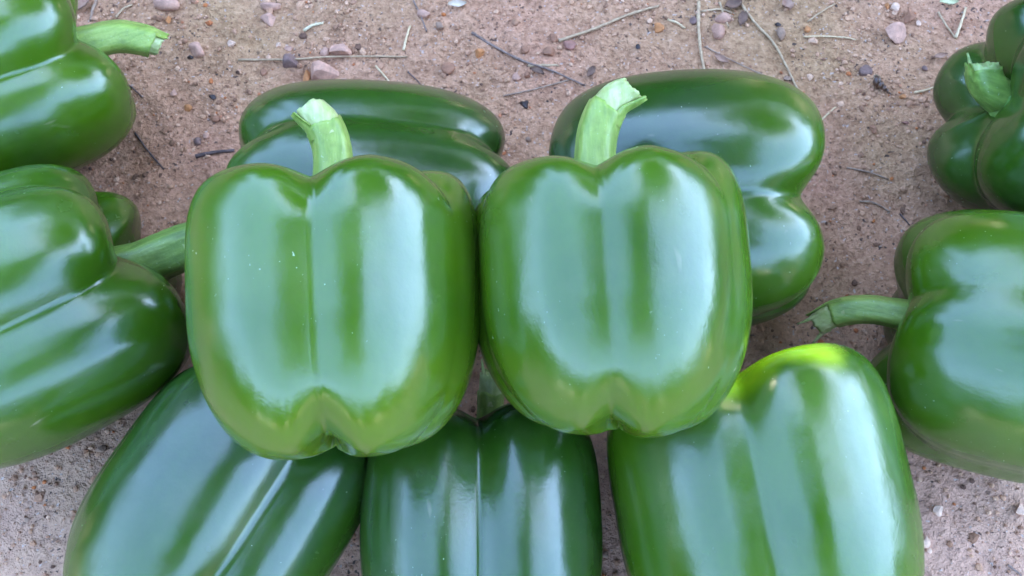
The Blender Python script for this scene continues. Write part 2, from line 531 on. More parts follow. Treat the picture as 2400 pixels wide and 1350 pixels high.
PEPPERS = [
    dict(label='large glossy pepper on top of the heap, left of the two, stem bent left',
         loc=(-0.0507, -0.0132, 0.1015), axis=(-0.0575, 0.9634, 0.2620), face=(0.1846, -0.3475, 0.9193), green='fresh', lime=0.6, rough=0.2,
         lobes=[(-41, 1.985, 2.175, 2.364, 3.634, 3.972), (28, 1.938, 2.175, 2.364, 3.719, 4.015), (83, 1.985, 2.222, 2.316, 3.846, 3.888), (165, 1.796, 2.08, 2.175, 3.55, 2.789), (-115, 1.985, 2.08, 2.222, 3.507, 3.55)],
         shape={'taper_bot': 0.18, 'taper_top': -0.03, 'k': 9.0, 'gs': 0.01, 'gf': 1.2, 'cr': 0.008, 'gt': 0.18, 'gb': 0.22, 'gwb': 0.2, 'es': 0.56, 'gw': 0.15, 'dimple_bot': 0.12, 'qt': 4.0, 'qb': 3.1},
         stem={'pts': [(0, 0.0, 0), (0, 0.16, 0.9), (0, 0.2, 1.8), (0.05, -0.02, 2.55), (0.1, -0.42, 3.05)], 'r': 0.545, 'cut': 0.76, 'flare': 0.02, 'lip': 1.57, 'slant': 0.12}),
    dict(label='large glossy pepper on top of the heap, right of the two, stem bent right',
         loc=(0.0275, -0.0092, 0.1010), axis=(-0.0595, 0.9591, 0.2766), face=(-0.1005, -0.3641, 0.9259), green='fresh', lime=0.45, rough=0.2,
         lobes=[(-35, 1.843, 2.032, 2.315, 3.632, 3.632), (31, 1.795, 2.079, 2.221, 3.675, 3.805), (86, 1.843, 2.079, 2.221, 3.891, 3.718), (165, 1.701, 1.984, 2.079, 3.545, 2.68), (-108, 1.937, 2.032, 2.126, 3.545, 3.545)],
         shape={'taper_bot': 0.2, 'taper_top': -0.02, 'k': 9.0, 'gs': 0.008, 'gf': 1.0, 'cr': 0.008, 'gt': 0.16, 'gb': 0.18, 'gwb': 0.2, 'es': 0.56, 'gw': 0.14, 'dimple_bot': 0.12, 'qt': 3.8, 'qb': 3.0},
         stem={'pts': [(0, -0.1, 0), (0, -0.15, 1.0), (0, 0.02, 2.0), (0.05, 0.45, 2.75), (0.1, 1.1, 3.1)], 'r': 0.575, 'cut': 0.72, 'flare': -0.08, 'lip': -1.57, 'slant': 0.08}),
    dict(label='dark green pepper lying sideways behind the top left pepper, two long lobes',
         loc=(-0.0496, 0.0504, 0.0409), axis=(0.9891, 0.0214, -0.1458), face=(0.1399, -0.4486, 0.8827), green='dark', lime=0.2, rough=0.2,
         lobes=[(-76, 2.05, 2.35, 2.45, 4.75, 4.8), (-8, 2.1, 2.3, 2.5, 5.1, 5.1), (70, 2.0, 2.3, 2.3, 4.7, 4.8), (-150, 1.9, 2.2, 2.3, 4.5, 4.6), (145, 1.9, 2.2, 2.3, 4.5, 4.5)],
         shape={'taper_bot': 0.06, 'taper_top': 0.04, 'gs': 0.01, 'k': 13.0, 'wob': 0.03, 'qt': 3.0, 'qb': 3.0},
         stem={'pts': [(0, 0, 0), (-0.1, 0.1, 0.5), (-0.2, 0.2, 0.9)], 'r': 0.45, 'cut': 0.7}),
    dict(label='dark green pepper lying sideways behind the top right pepper, notched blossom end at right',
         loc=(0.0618, 0.0492, 0.0446), axis=(-0.9766, 0.0503, -0.2092), face=(-0.1751, -0.4476, 0.8769), green='dark', lime=0.6, rough=0.2,
         lobes=[(46, 2.322, 2.592, 2.916, 4.5, 4.75), (-36, 2.376, 2.592, 2.7, 4.5, 4.65), (-100, 2.268, 2.484, 2.484, 4.4, 4.6), (130, 2.052, 2.376, 2.592, 4.4, 4.4), (-165, 2.052, 2.376, 2.484, 4.3, 4.4)],
         shape={'taper_bot': 0.08, 'taper_top': 0.04, 'dimple_bot': 0.5, 'gs': 0.012, 'gb': 0.17, 'qb': 3.0},
         stem={'pts': [(0, 0, 0), (-0.1, 0.1, 0.5), (-0.2, 0.2, 0.9)], 'r': 0.45, 'cut': 0.7}),
    dict(label='pepper cut by the left edge, thick green stem pointing at the top left pepper',
         loc=(-0.1686, 0.0052, 0.0461), axis=(0.8544, 0.5150, -0.0694), face=(0.4570, -0.3086, 0.8342), green='mid', lime=0.5, rough=0.2,
         lobes=[(45, 2.438, 2.65, 2.756, 5.088, 5.088), (-32, 2.226, 2.438, 2.544, 4.293, 4.982), (-98, 2.226, 2.438, 2.438, 4.24, 4.876), (-150, 2.332, 2.438, 2.12, 5.141, 4.664), (165, 2.332, 2.438, 2.12, 5.406, 4.664), (110, 2.12, 2.438, 2.332, 4.982, 4.77)],
         shape={'gs': 0.01, 'gt': 0.13},
         stem={'pts': [(0.2, 0.1, 0), (0.3, 0.2, 1.1), (0.3, 0.25, 2.2), (0.2, 0.3, 3.0)], 'r': 0.8, 'cut': 0.95, 'flare': 0.0, 'dark': True, 'calyx': 0.8}),
    dict(label='light green pepper in the upper left corner, curved stem ending in a split tip',
         loc=(-0.2001, 0.1029, 0.0417), axis=(0.8646, 0.4853, -0.1299), face=(0.4688, -0.4956, 0.7312), green='fresh', lime=0.3, rough=0.2,
         lobes=[(46, 2.1, 2.4, 2.6, 4.6, 4.7), (-42, 2.1, 2.4, 2.5, 3.9, 4.7), (-118, 2.1, 2.2, 2.3, 4.4, 4.5), (115, 2.1, 2.2, 2.3, 4.75, 4.5), (175, 2.0, 2.2, 2.2, 4.4, 4.4)],
         shape={'gs': 0.012},
         stem={'pts': [(0.4, -0.2, 0), (0.6, -0.2, 1.0), (0.6, -0.1, 2.0), (0.6, 0.3, 2.85), (0.6, 0.75, 3.4)], 'r': 0.62, 'cut': 0.9, 'flare': -0.06, 'lip': 1.9, 'slant': 0.08, 'calyx': 0.75}),
    dict(label='pepper cut by the right edge, long curved stem reaching left over the soil',
         loc=(0.1767, -0.0046, 0.0433), axis=(-0.9313, 0.2855, -0.2262), face=(-0.4749, -0.2796, 0.8345), green='mid', lime=0.5, rough=0.2,
         lobes=[(-22, 2.257, 2.52, 3.15, 4.567, 4.935), (52, 2.205, 2.415, 2.625, 4.567, 4.83), (112, 2.205, 2.415, 2.415, 4.83, 4.83), (-98, 2.205, 2.415, 2.52, 5.145, 4.62), (172, 2.1, 2.31, 2.31, 4.725, 4.62)],
         shape={'gs': 0.006, 'gt': 0.11, 'k': 11.0},
         stem={'pts': [(0.1, 0.25, 0), (0.2, 0.3, 0.9), (0.2, 0.25, 1.8), (0.2, -0.05, 2.7), (0.1, -0.6, 3.35)], 'r': 0.5, 'cut': 0.84, 'flare': 0.0, 'lip': -1.2, 'slant': 0.03, 'calyx': 0.7, 'slivers': 2}),
    dict(label='dark pepper in the upper right corner with its short stem facing the viewer',
         loc=(0.2124, 0.0829, 0.0411), axis=(-0.9396, 0.2254, 0.2577), face=(-0.5011, -0.4519, 0.7380), green='dark', lime=0.3, rough=0.2,
         lobes=[(-28, 2.2, 2.4, 2.8, 4.4, 4.6), (45, 2.2, 2.3, 2.5, 4.5, 4.6), (110, 2.1, 2.3, 2.3, 4.5, 4.5), (178, 2.1, 2.3, 2.3, 4.5, 4.5), (-105, 2.1, 2.3, 2.4, 4.5, 4.4)],
         shape={'gs': 0.016, 'gt': 0.15, 'k': 15.0, 'wob': 0.03},
         stem={'pts': [(0, 0, 0), (0.1, 0.1, 0.7), (0.1, 0.4, 1.25), (0.0, 0.85, 1.55)], 'r': 0.62, 'cut': 0.9, 'flare': 0.0, 'dark': True, 'calyx': 0.9, 'slant': 0.05, 'slivers': 1}),
    dict(label='pepper at the lower left, diagonal groove, tucked under the top left pepper',
         loc=(-0.0929, -0.0593, 0.0371), axis=(0.4843, 0.8749, -0.0058), face=(0.2785, -0.1479, 0.9490), green='dark', lime=0.5, rough=0.2,
         lobes=[(-36, 1.947, 2.232, 2.755, 4.3, 4.8), (48, 2.042, 2.185, 2.185, 4.2, 4.8), (108, 1.9, 2.09, 2.09, 4.2, 4.5), (-110, 1.995, 2.185, 2.185, 4.2, 4.5), (175, 1.805, 2.09, 2.09, 4.2, 4.5)],
         shape={'gs': 0.009, 'cr': 0.003, 'taper_bot': 0.06, 'taper_top': -0.03},
         stem={'pts': [(0, 0, 0), (-0.1, 0.1, 0.5), (-0.2, 0.2, 0.9)], 'r': 0.45, 'cut': 0.7}),
    dict(label='pepper at the bottom middle, short split stem showing between the two top peppers',
         loc=(-0.0094, -0.0653, 0.0338), axis=(-0.0104, 0.9995, 0.0300), face=(0.0292, -0.1340, 0.9905), green='dark', lime=0.2, rough=0.2,
         lobes=[(-46, 1.989, 2.193, 2.397, 3.75, 4.8), (42, 1.989, 2.193, 2.397, 3.85, 4.8), (125, 1.938, 2.142, 2.346, 3.7, 4.4), (-128, 1.938, 2.142, 2.346, 3.7, 4.4)],
         shape={'taper_bot': 0.12, 'qt': 3.6, 'gs': 0.012, 'gt': 0.08},
         stem={'pts': [(0, 0.1, 0), (0.2, 0.18, 0.9), (0.5, 0.25, 1.8), (0.9, 0.28, 2.6)], 'r': 0.42, 'cut': 0.8, 'lip': 0.2, 'lip_half': 0.5, 'slant': 0.04, 'slivers': 1}),
    dict(label='pepper at the lower right with a sunlit yellow-green shoulder',
         loc=(0.0795, -0.0605, 0.0424), axis=(-0.1294, 0.9905, 0.0472), face=(-0.2447, -0.1481, 0.9582), green='mid', lime=0.4, rough=0.2,
         lobes=[(-38, 2.226, 2.544, 3.074, 4.45, 4.8), (40, 2.385, 2.544, 2.968, 4.55, 4.8), (108, 2.226, 2.438, 2.544, 4.6, 4.5), (-112, 2.332, 2.438, 2.544, 4.2, 4.5), (175, 2.12, 2.332, 2.332, 4.3, 4.5)],
         shape={'taper_bot': 0.1, 'taper_top': -0.06, 'qt': 3.8, 'gs': 0.012},
         stem={'pts': [(0, 0, 0), (-0.1, 0.1, 0.5), (-0.2, 0.2, 0.9)], 'r': 0.45, 'cut': 0.7}),
]
GREENS = {
    'fresh': ((.028, .078, .003), (.055, .122, .003), (.125, .185, .005)),
    'dark': ((.010, .040, .004), (.023, .068, .004), (.070, .125, .006)),
    'mid': ((.023, .074, .003), (.049, .114, .003), (.118, .175, .005)),
}
M_stem = stem_material('stem_skin', (.20, .30, .05), (.33, .42, .09))
M_stem_dark = stem_material('stem_skin_deep_green', (.11, .20, .03), (.21, .32, .06))
M_flesh = stem_material('torn_stem_fibre', (.36, .41, .12), (.52, .54, .24))
M_flesh_shaded = stem_material('torn_stem_fibre_shaded_green', (.24, .34, .10), (.40, .48, .18))  # darker copy of the torn fibre, shade put into its colour
M_calyx = stem_material('calyx', (.08, .19, .035), (.16, .30, .06))

for n_, P in enumerate(PEPPERS):
    root = link(bpy.data.objects.new('bell_pepper', None))
    root.empty_display_size = .02
    z = Vector(P['axis']).normalized()
    x = Vector(P['face']); x = (x - z * x.dot(z)).normalized()
    y = z.cross(x)
    root.matrix_world = Matrix.Translation(P['loc']) @ Matrix((x, y, z)).transposed().to_4x4()
    tag(root, P['label'], 'bell pepper', 'green bell peppers heaped on the soil')
    S = pepper_surface(P['lobes'], 40 + n_ * 7, **P.get('shape', {}))
    V, Fc, cav = surface_mesh(S)
    d, m, l = GREENS[P['green']]
    mat = pepper_material('pepper_skin', d, m, l, P.get('lime', .5), P.get('rough', .17), n_ * 1.3)
    mesh_obj('skin', V, Fc, mat, root)
    rg = np.random.default_rng(900 + n_)
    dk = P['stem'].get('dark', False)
    build_stem(root, cav, P['stem'], (M_stem_dark if dk else M_stem, M_flesh_shaded if dk else M_flesh, M_calyx), rg)


# ------------------------------------------------------------------ added greenery (out of view, blocks sun and sky, shapes reflections)
M_bark = plain_material('bark', (.09, .065, .05), (.20, .155, .12), 40, .9, .01)
def leaf_material():
    k = NT('tree_leaf')
    g = k.n('ShaderNodeNewGeometry')
    c = k.ramp(g.outputs['Random Per Island'], [(0, (.035, .08, .018)), (.6, (.06, .12, .025)), (1, (.10, .16, .03))])
    k.l(c, k.b.inputs['Base Color']); k.b.inputs['Roughness'].default_value = .5
    return k.m
M_tree_leaf = leaf_material()
SUN_FLECKS = [Vector((.0835, -.0165, .0865)), Vector((.069, -.0215, .0805))]   # added leaves are left out along these rays to shape the sun flecks

def added_greenery(loc, fork, trunk_r, clumps, label, seed):
    rg = np.random.default_rng(seed)
    root = link(bpy.data.objects.new('bush' if 'bush' in label else 'added_greenery', None)); root.location = loc  # unseen plant added only to block and shape the light
    tag(root, label, 'bush' if 'bush' in label else 'tree', 'unseen greenery added to shape the light')
    f = np.array(fork)
    V, Fc = tube(catmull([np.array((0, 0, -.1)) * 100, f * (30, 20, 35), f * (70, 80, 70), f * 100], 4), np.linspace(trunk_r, trunk_r * .55, 13).tolist(), 16, .05, 5)
    mesh_obj('trunk', V, Fc, M_bark, root)
    off = np.array(loc)
    for cx, cy, cz, rx, ry, rz, n, s0 in clumps:
        e = np.array((cx, cy, cz - rz * .55)) - off
        m_ = (f + e) / 2 + np.array((0, 0, .12))
        V, Fc = tube(catmull([f * 100, m_ * 100, e * 100], 6), np.linspace(trunk_r * .4, 1, 13).tolist(), 10)
        mesh_obj('limb', V, Fc, M_bark, root)
    V, Fc = [], []
    for cx, cy, cz, rx, ry, rz, n, s0 in clumps:
        c = np.array((cx, cy, cz))
        sub = rg.normal(size=(max(3, n // 45), 3)); sub /= np.linalg.norm(sub, axis=1)[:, None]
        sub *= rg.uniform(.2, 1, (len(sub), 1)) ** .5
        for _ in range(n):
            d = sub[rg.integers(len(sub))] + rg.normal(size=3) * .22
            p = c + d * np.array([rx, ry, rz])
            s = s0 * rg.uniform(.7, 1.25)
            pv = Vector(p)
            if any(((pv - b) - sun_dir * (pv - b).dot(sun_dir)).length < .0095 + s * (.5 if s < .035 else 1.05) for b in SUN_FLECKS): continue
            if p[2] < .04: continue
            t = rg.normal(size=3); t /= np.linalg.norm(t); nrm = rg.normal(size=3) + np.array([0, -.3, 1.0]); u = np.cross(nrm, t); u /= np.linalg.norm(u)
            b = len(V)
            for a_, w_ in ((-1, 0), (-.35, .42), (.3, .38), (1, 0), (.3, -.38), (-.35, -.42)):
                V.append(tuple(p + t * s * a_ + u * s * w_ + np.array([0, 0, -.12 * s * a_ * a_]) - off))
            Fc.append((b, b + 1, b + 2, b + 3, b + 4, b + 5))
    crown = mesh_obj('crown', V, Fc, M_tree_leaf, root, smooth=False)
    crown['kind'] = 'stuff'

def low_belt(a0, a1, step, dist, height, n=420):
    """added foliage clumps along an arc, blocking low sky and bright far ground; angles clockwise from +Y"""
    return [(dist * math.sin(rad(a)), dist * math.cos(rad(a)), height * .45, dist * .26, dist * .26, height * .5, n, .10) for a in range(a0, a1, step)]

# x, y, z, semi-axes, leaves, leaf half-length
added_greenery((1.5, 3.3, 0), (-.1, -.15, 1.5), 13, [
    (.72, .70, 1.12, .34, .34, .26, 6000, .024), (1.65, 1.8, 2.8, .8, .8, .7, 2600, .08), (2.95, 3.25, 4.85, 2.4, 2.4, 1.5, 4200, .17),
    (.2, 2.9, 1.5, .9, .5, 1.0, 1500, .10), (-.9, 2.7, 1.3, .8, .5, .9, 1200, .10), (1.6, 2.6, 1.2, .9, .5, .9, 1200, .10),
    (.4, -.3, 2.3, .62, .5, .3, 820, .075), (.3, -1.0, 2.35, .66, .5, .3, 900, .075), (.42, -1.7, 2.4, .66, .5, .3, 760, .075), (.7, .5, 2.6, .3, .4, .25, 220, .07)]  # overhead clumps stand in for the viewer's dark reflection
    + low_belt(-30, 70, 20, 2.6, .9, 800),
    'unseen leafy shade tree added beyond the top edge to block sun and sky', 77)
added_greenery((-3.2, .9, 0), (.1, 0, .7), 9, [
    (-2.6, 1.3, .8, .5, .8, .55, 900, .10), (-2.2, 2.3, 1.1, .7, .6, .8, 900, .10)]
    + low_belt(-125, -40, 20, 2.7, 1.0, 800),
    'unseen low leafy tree added beyond the left edge to block low sky', 78)
added_greenery((.6, -3.4, 0), (0, .1, .6), 8, low_belt(145, 236, 20, 2.6, 1.0, 650),  # added in place of the viewer's body blocking the sky
    'unseen leafy bush added behind the viewer to block low sky', 79)
added_greenery((3.1, -.3, 0), (0, 0, .25), 5, low_belt(72, 140, 18, 2.7, .5, 420),
    'unseen low leafy bush added beyond the right edge to hide bright ground', 80)
# ------------------------------------------------------------------ pebbles
STONES = {
    'pink': stone_material('pink_stone', (.40, .27, .24)),
    'pale': stone_material('pale_stone', (.52, .41, .37)),
    'purple': stone_material('purple_stone', (.16, .115, .12), .75),
    'magenta': stone_material('magenta_stone', (.25, .14, .13), .75),
    'red': stone_material('red_stone', (.26, .15, .11), .8),
    'orange': stone_material('orange_stone', (.38, .19, .09), .8),
    'grey': stone_material('grey_stone', (.24, .18, .155)),
    'tan': stone_material('tan_stone', (.34, .22, .19)),
    'black': stone_material('black_stone', (.03, .024, .028), .4),
}
def ico_verts():
    import bmesh
    bm = bmesh.new(); bmesh.ops.create_icosphere(bm, subdivisions=3, radius=1)
    v = np.array([list(x.co) for x in bm.verts]); f = [tuple(x.index for x in q.verts) for q in bm.faces]
    bm.free(); return v, f
ICO_V, ICO_F = ico_verts()
PEBBLES = [   # x, y, width, depth, stone, facets (0 round, 1 angular, 2 split), label
    (-0.0817, 0.1342, 0.0126, 0.0104, 'pink', 1, 'largest pale pink angular stone, just above the back left pepper'),
    (-0.0973, 0.1411, 0.0074, 0.0063, 'purple', 0, 'smooth purple-grey pebble lying across a long straw'),
    (-0.0757, 0.1464, 0.0101, 0.0082, 'pink', 1, 'lumpy pink stone right above the long straw'),
    (-0.0828, 0.1471, 0.0052, 0.0049, 'pink', 0, 'small round pink pebble between the purple pebble and a lumpy stone'),
    (-0.1386, 0.1473, 0.0071, 0.0071, 'pink', 0, 'round dull pink pebble right of the curved stem tip'),
    (-0.1407, 0.1435, 0.003, 0.0024, 'black', 1, 'tiny black chip at the foot of a round pink pebble'),
    (-0.1089, 0.1656, 0.0076, 0.0072, 'pink', 1, 'pale pink stone near the top edge, below a wider one'),
    (-0.109, 0.1721, 0.0099, 0.0042, 'pink', 0, 'wide pale stone cut by the top edge'),
    (-0.1556, 0.1718, 0.0118, 0.0065, 'pink', 0, 'broad pink stone at the top edge near the curved stem'),
    (-0.0895, 0.1342, 0.0041, 0.0081, 'orange', 1, 'orange-brown stone leaning on the largest pink stone'),
    (-0.0879, 0.1288, 0.0074, 0.004, 'pale', 1, 'whitish chip below the orange-brown stone'),
    (-0.0726, 0.1303, 0.0055, 0.0052, 'pink', 1, 'pink chip right of the largest pink stone'),
    (-0.1084, 0.1364, 0.0037, 0.0033, 'red', 0, 'small red-brown pebble under the purple-grey pebble'),
    (-0.1392, 0.1185, 0.0036, 0.0033, 'orange', 0, 'small orange pebble on the soil beyond the upper left pepper'),
    (-0.129, 0.1232, 0.0031, 0.0033, 'black', 1, 'glossy black grain left of the back left pepper'),
    (-0.1265, 0.1121, 0.004, 0.0029, 'red', 0, 'brown oval pebble left of the back left pepper'),
    (-0.1327, 0.101, 0.0036, 0.0036, 'purple', 0, 'dark purple pebble in the gap left of the heap'),
    (-0.1295, 0.1039, 0.0027, 0.0031, 'pink', 0, 'tiny pink pebble beside the dark purple one'),
    (-0.1463, 0.1251, 0.0031, 0.0044, 'pink', 1, 'upright pinkish grain below the curved stem'),
    (-0.1535, 0.1635, 0.003, 0.0042, 'orange', 1, 'orange grain between curved stem and the broad pink stone'),
    (-0.1236, 0.1507, 0.0034, 0.0034, 'pale', 1, 'pale chip above the left end of the long straw'),
    (-0.104, 0.1516, 0.0028, 0.0026, 'pale', 1, 'tiny pale chip above the purple-grey pebble'),
    (-0.0994, 0.1505, 0.0038, 0.0032, 'pink', 1, 'greyish pink chip above the purple-grey pebble, right one'),
    (-0.0282, 0.1373, 0.0067, 0.0059, 'red', 0, 'reddish pebble above the right end of the back left pepper'),
    (-0.0142, 0.1451, 0.0063, 0.0049, 'orange', 1, 'broken orange-brown stone left of the brown twig'),
    (0.0054, 0.1473, 0.0041, 0.0037, 'red', 0, 'round red-brown pebble touching the brown twig'),
    (0.0163, 0.1462, 0.006, 0.0049, 'red', 0, 'smooth red-brown oval pebble right of the brown twig'),
    (0.0253, 0.1507, 0.0064, 0.0049, 'magenta', 0, 'tilted magenta pebble under the end of a straw'),
    (0.0183, 0.1543, 0.0038, 0.0045, 'red', 1, 'dark red chip at the lower end of the straw'),
    (0.0065, 0.1347, 0.0026, 0.0037, 'red', 0, 'tiny red pebble right of the twig'),
    (0.002, 0.1334, 0.0041, 0.0041, 'pink', 0, 'small tan pebble right below the twig'),
    (-0.0321, 0.1589, 0.0038, 0.0038, 'grey', 0, 'grey-brown round grain near the top edge'),
    (-0.0386, 0.1663, 0.0072, 0.0042, 'pink', 1, 'flat pink chip near the top edge right of the middle stem'),
    (0.0055, 0.1199, 0.004, 0.0044, 'black', 1, 'dark three-cornered chip between the back peppers'),
    (0.0068, 0.1027, 0.0025, 0.0025, 'grey', 0, 'bluish grey grain in the gap between the back peppers'),
    (0.0556, 0.1491, 0.0028, 0.0026, 'black', 1, 'dark grey grain below the orange pebble'),
    (0.0652, 0.1598, 0.0053, 0.0045, 'orange', 0, 'bright orange pebble above the back right pepper'),
    (0.0812, 0.1639, 0.0034, 0.0038, 'purple', 0, 'purple grain behind the upright straw'),
    (0.091, 0.1577, 0.006, 0.0087, 'tan', 0, 'long grey-tan oval pebble right of the upright straw'),
    (0.0944, 0.1646, 0.0084, 0.0046, 'pink', 0, 'flat pinkish stone beside the dry red debris'),
    (0.1191, 0.1555, 0.0041, 0.0072, 'grey', 0, 'grey-tan upright pebble at the bent straw'),
    (0.1185, 0.1605, 0.0034, 0.0023, 'black', 1, 'black chip on top of the grey-tan upright pebble'),
    (0.1309, 0.1582, 0.003, 0.0034, 'orange', 0, 'small orange pebble above a pale straight straw'),
    (0.1192, 0.1325, 0.0037, 0.0041, 'grey', 1, 'dull brown stone under the bent straw'),
    (0.1698, 0.157, 0.0102, 0.0109, 'pink', 2, 'big pink split stone in the upper right'),
    (0.1549, 0.1382, 0.0063, 0.0078, 'purple', 1, 'purple-brown wedge stone above the snail shell'),
    (0.1686, 0.1236, 0.0029, 0.0027, 'orange', 0, 'small orange pebble right of the snail shell'),
    (0.1808, 0.1386, 0.0028, 0.0028, 'purple', 0, 'tiny violet pebble in the upper right'),
    (0.1957, 0.1391, 0.0052, 0.0052, 'pink', 1, 'pink stone next to the upper right pepper'),
    (0.1722, 0.1709, 0.0042, 0.0046, 'pale', 0, 'pale pebble at the top edge in the upper right'),
    (0.1691, 0.1718, 0.0027, 0.0038, 'orange', 1, 'orange grain at the top edge beside a pale pebble'),
    (0.182, 0.1626, 0.0023, 0.003, 'pale', 0, 'tiny cream pebble right of the big split stone'),
    (0.1778, 0.1658, 0.0057, 0.0068, 'red', 1, 'red-brown clod above the big split stone'),
    (0.1546, -0.0527, 0.0055, 0.0043, 'pale', 1, 'pale clod on the soil right of the lower right pepper'),
    (0.1471, -0.064, 0.0052, 0.0049, 'pale', 1, 'pale clod touching the lower right pepper'),
    (0.149, -0.0667, 0.0023, 0.0023, 'pale', 0, 'tiny white pebble below a pale clod'),
    (0.184, -0.0529, 0.0052, 0.0046, 'pale', 1, 'whitish stone at the right edge'),
    (0.1253, 0.0864, 0.0028, 0.0021, 'red', 1, 'dark red chip touching the right end of the back right pepper'),
    (-0.1526, -0.0299, 0.0054, 0.0028, 'grey', 1, 'grey flat stone between the two lower left peppers'),
    (-0.1748, -0.0558, 0.0025, 0.0021, 'grey', 1, 'dark grain on the pale soil at lower left'),
    (0.0333, -0.0684, 0.0027, 0.0024, 'grey', 1, 'dark clod between the bottom middle and lower right peppers'),
    (0.1537, 0.1075, 0.0032, 0.004, 'red', 1, 'faint red-brown chip in the middle of the right-hand soil'),
    (0.1684, 0.111, 0.0033, 0.0022, 'magenta', 1, 'small dull red chip left of the upper right pepper'),
]
for n_, (x, y, w, h, kd, an, lb) in enumerate(PEBBLES):
    rg = np.random.default_rng(300 + n_)
    v = ICO_V.copy()
    if True:
        for _ in range((5, 9, 7)[an]):            # slice flat facets
            d = rg.normal(size=3); d /= np.linalg.norm(d); c = rg.uniform(.55, .85) if an == 0 else rg.uniform(.34, .72)
            e = np.maximum(v @ d - c, 0); v -= np.outer(e, d) * .95
    for _ in range(5):
        d = rg.normal(size=3) * 1.5; v *= (1 + .05 * np.sin(v @ d + rg.uniform(0, 6)))[:, None]
    v *= (1 + rg.uniform(-.015, .015, len(v)))[:, None]
    v = v / np.ptp(v[:, :2], axis=0).max() * 2
    a = rg.uniform(-.3, .3); ca, sa = math.cos(a), math.sin(a)
    v[:, :2] = v[:, :2] @ np.array([[ca, sa], [-sa, ca]])
    hh = .5 * (w * h) ** .5 * rg.uniform(.7, .95)
    v = v * np.array([w / 2, h / 2, hh])
    o = mesh_obj('pebble', v.tolist(), ICO_F, STONES[kd], smooth=(an == 0))
    o.location = (x, y, ground_z(x, y) + hh * (.3 if an else .28))
    tag(o, lb, 'pebble', 'pebbles scattered on the soil')
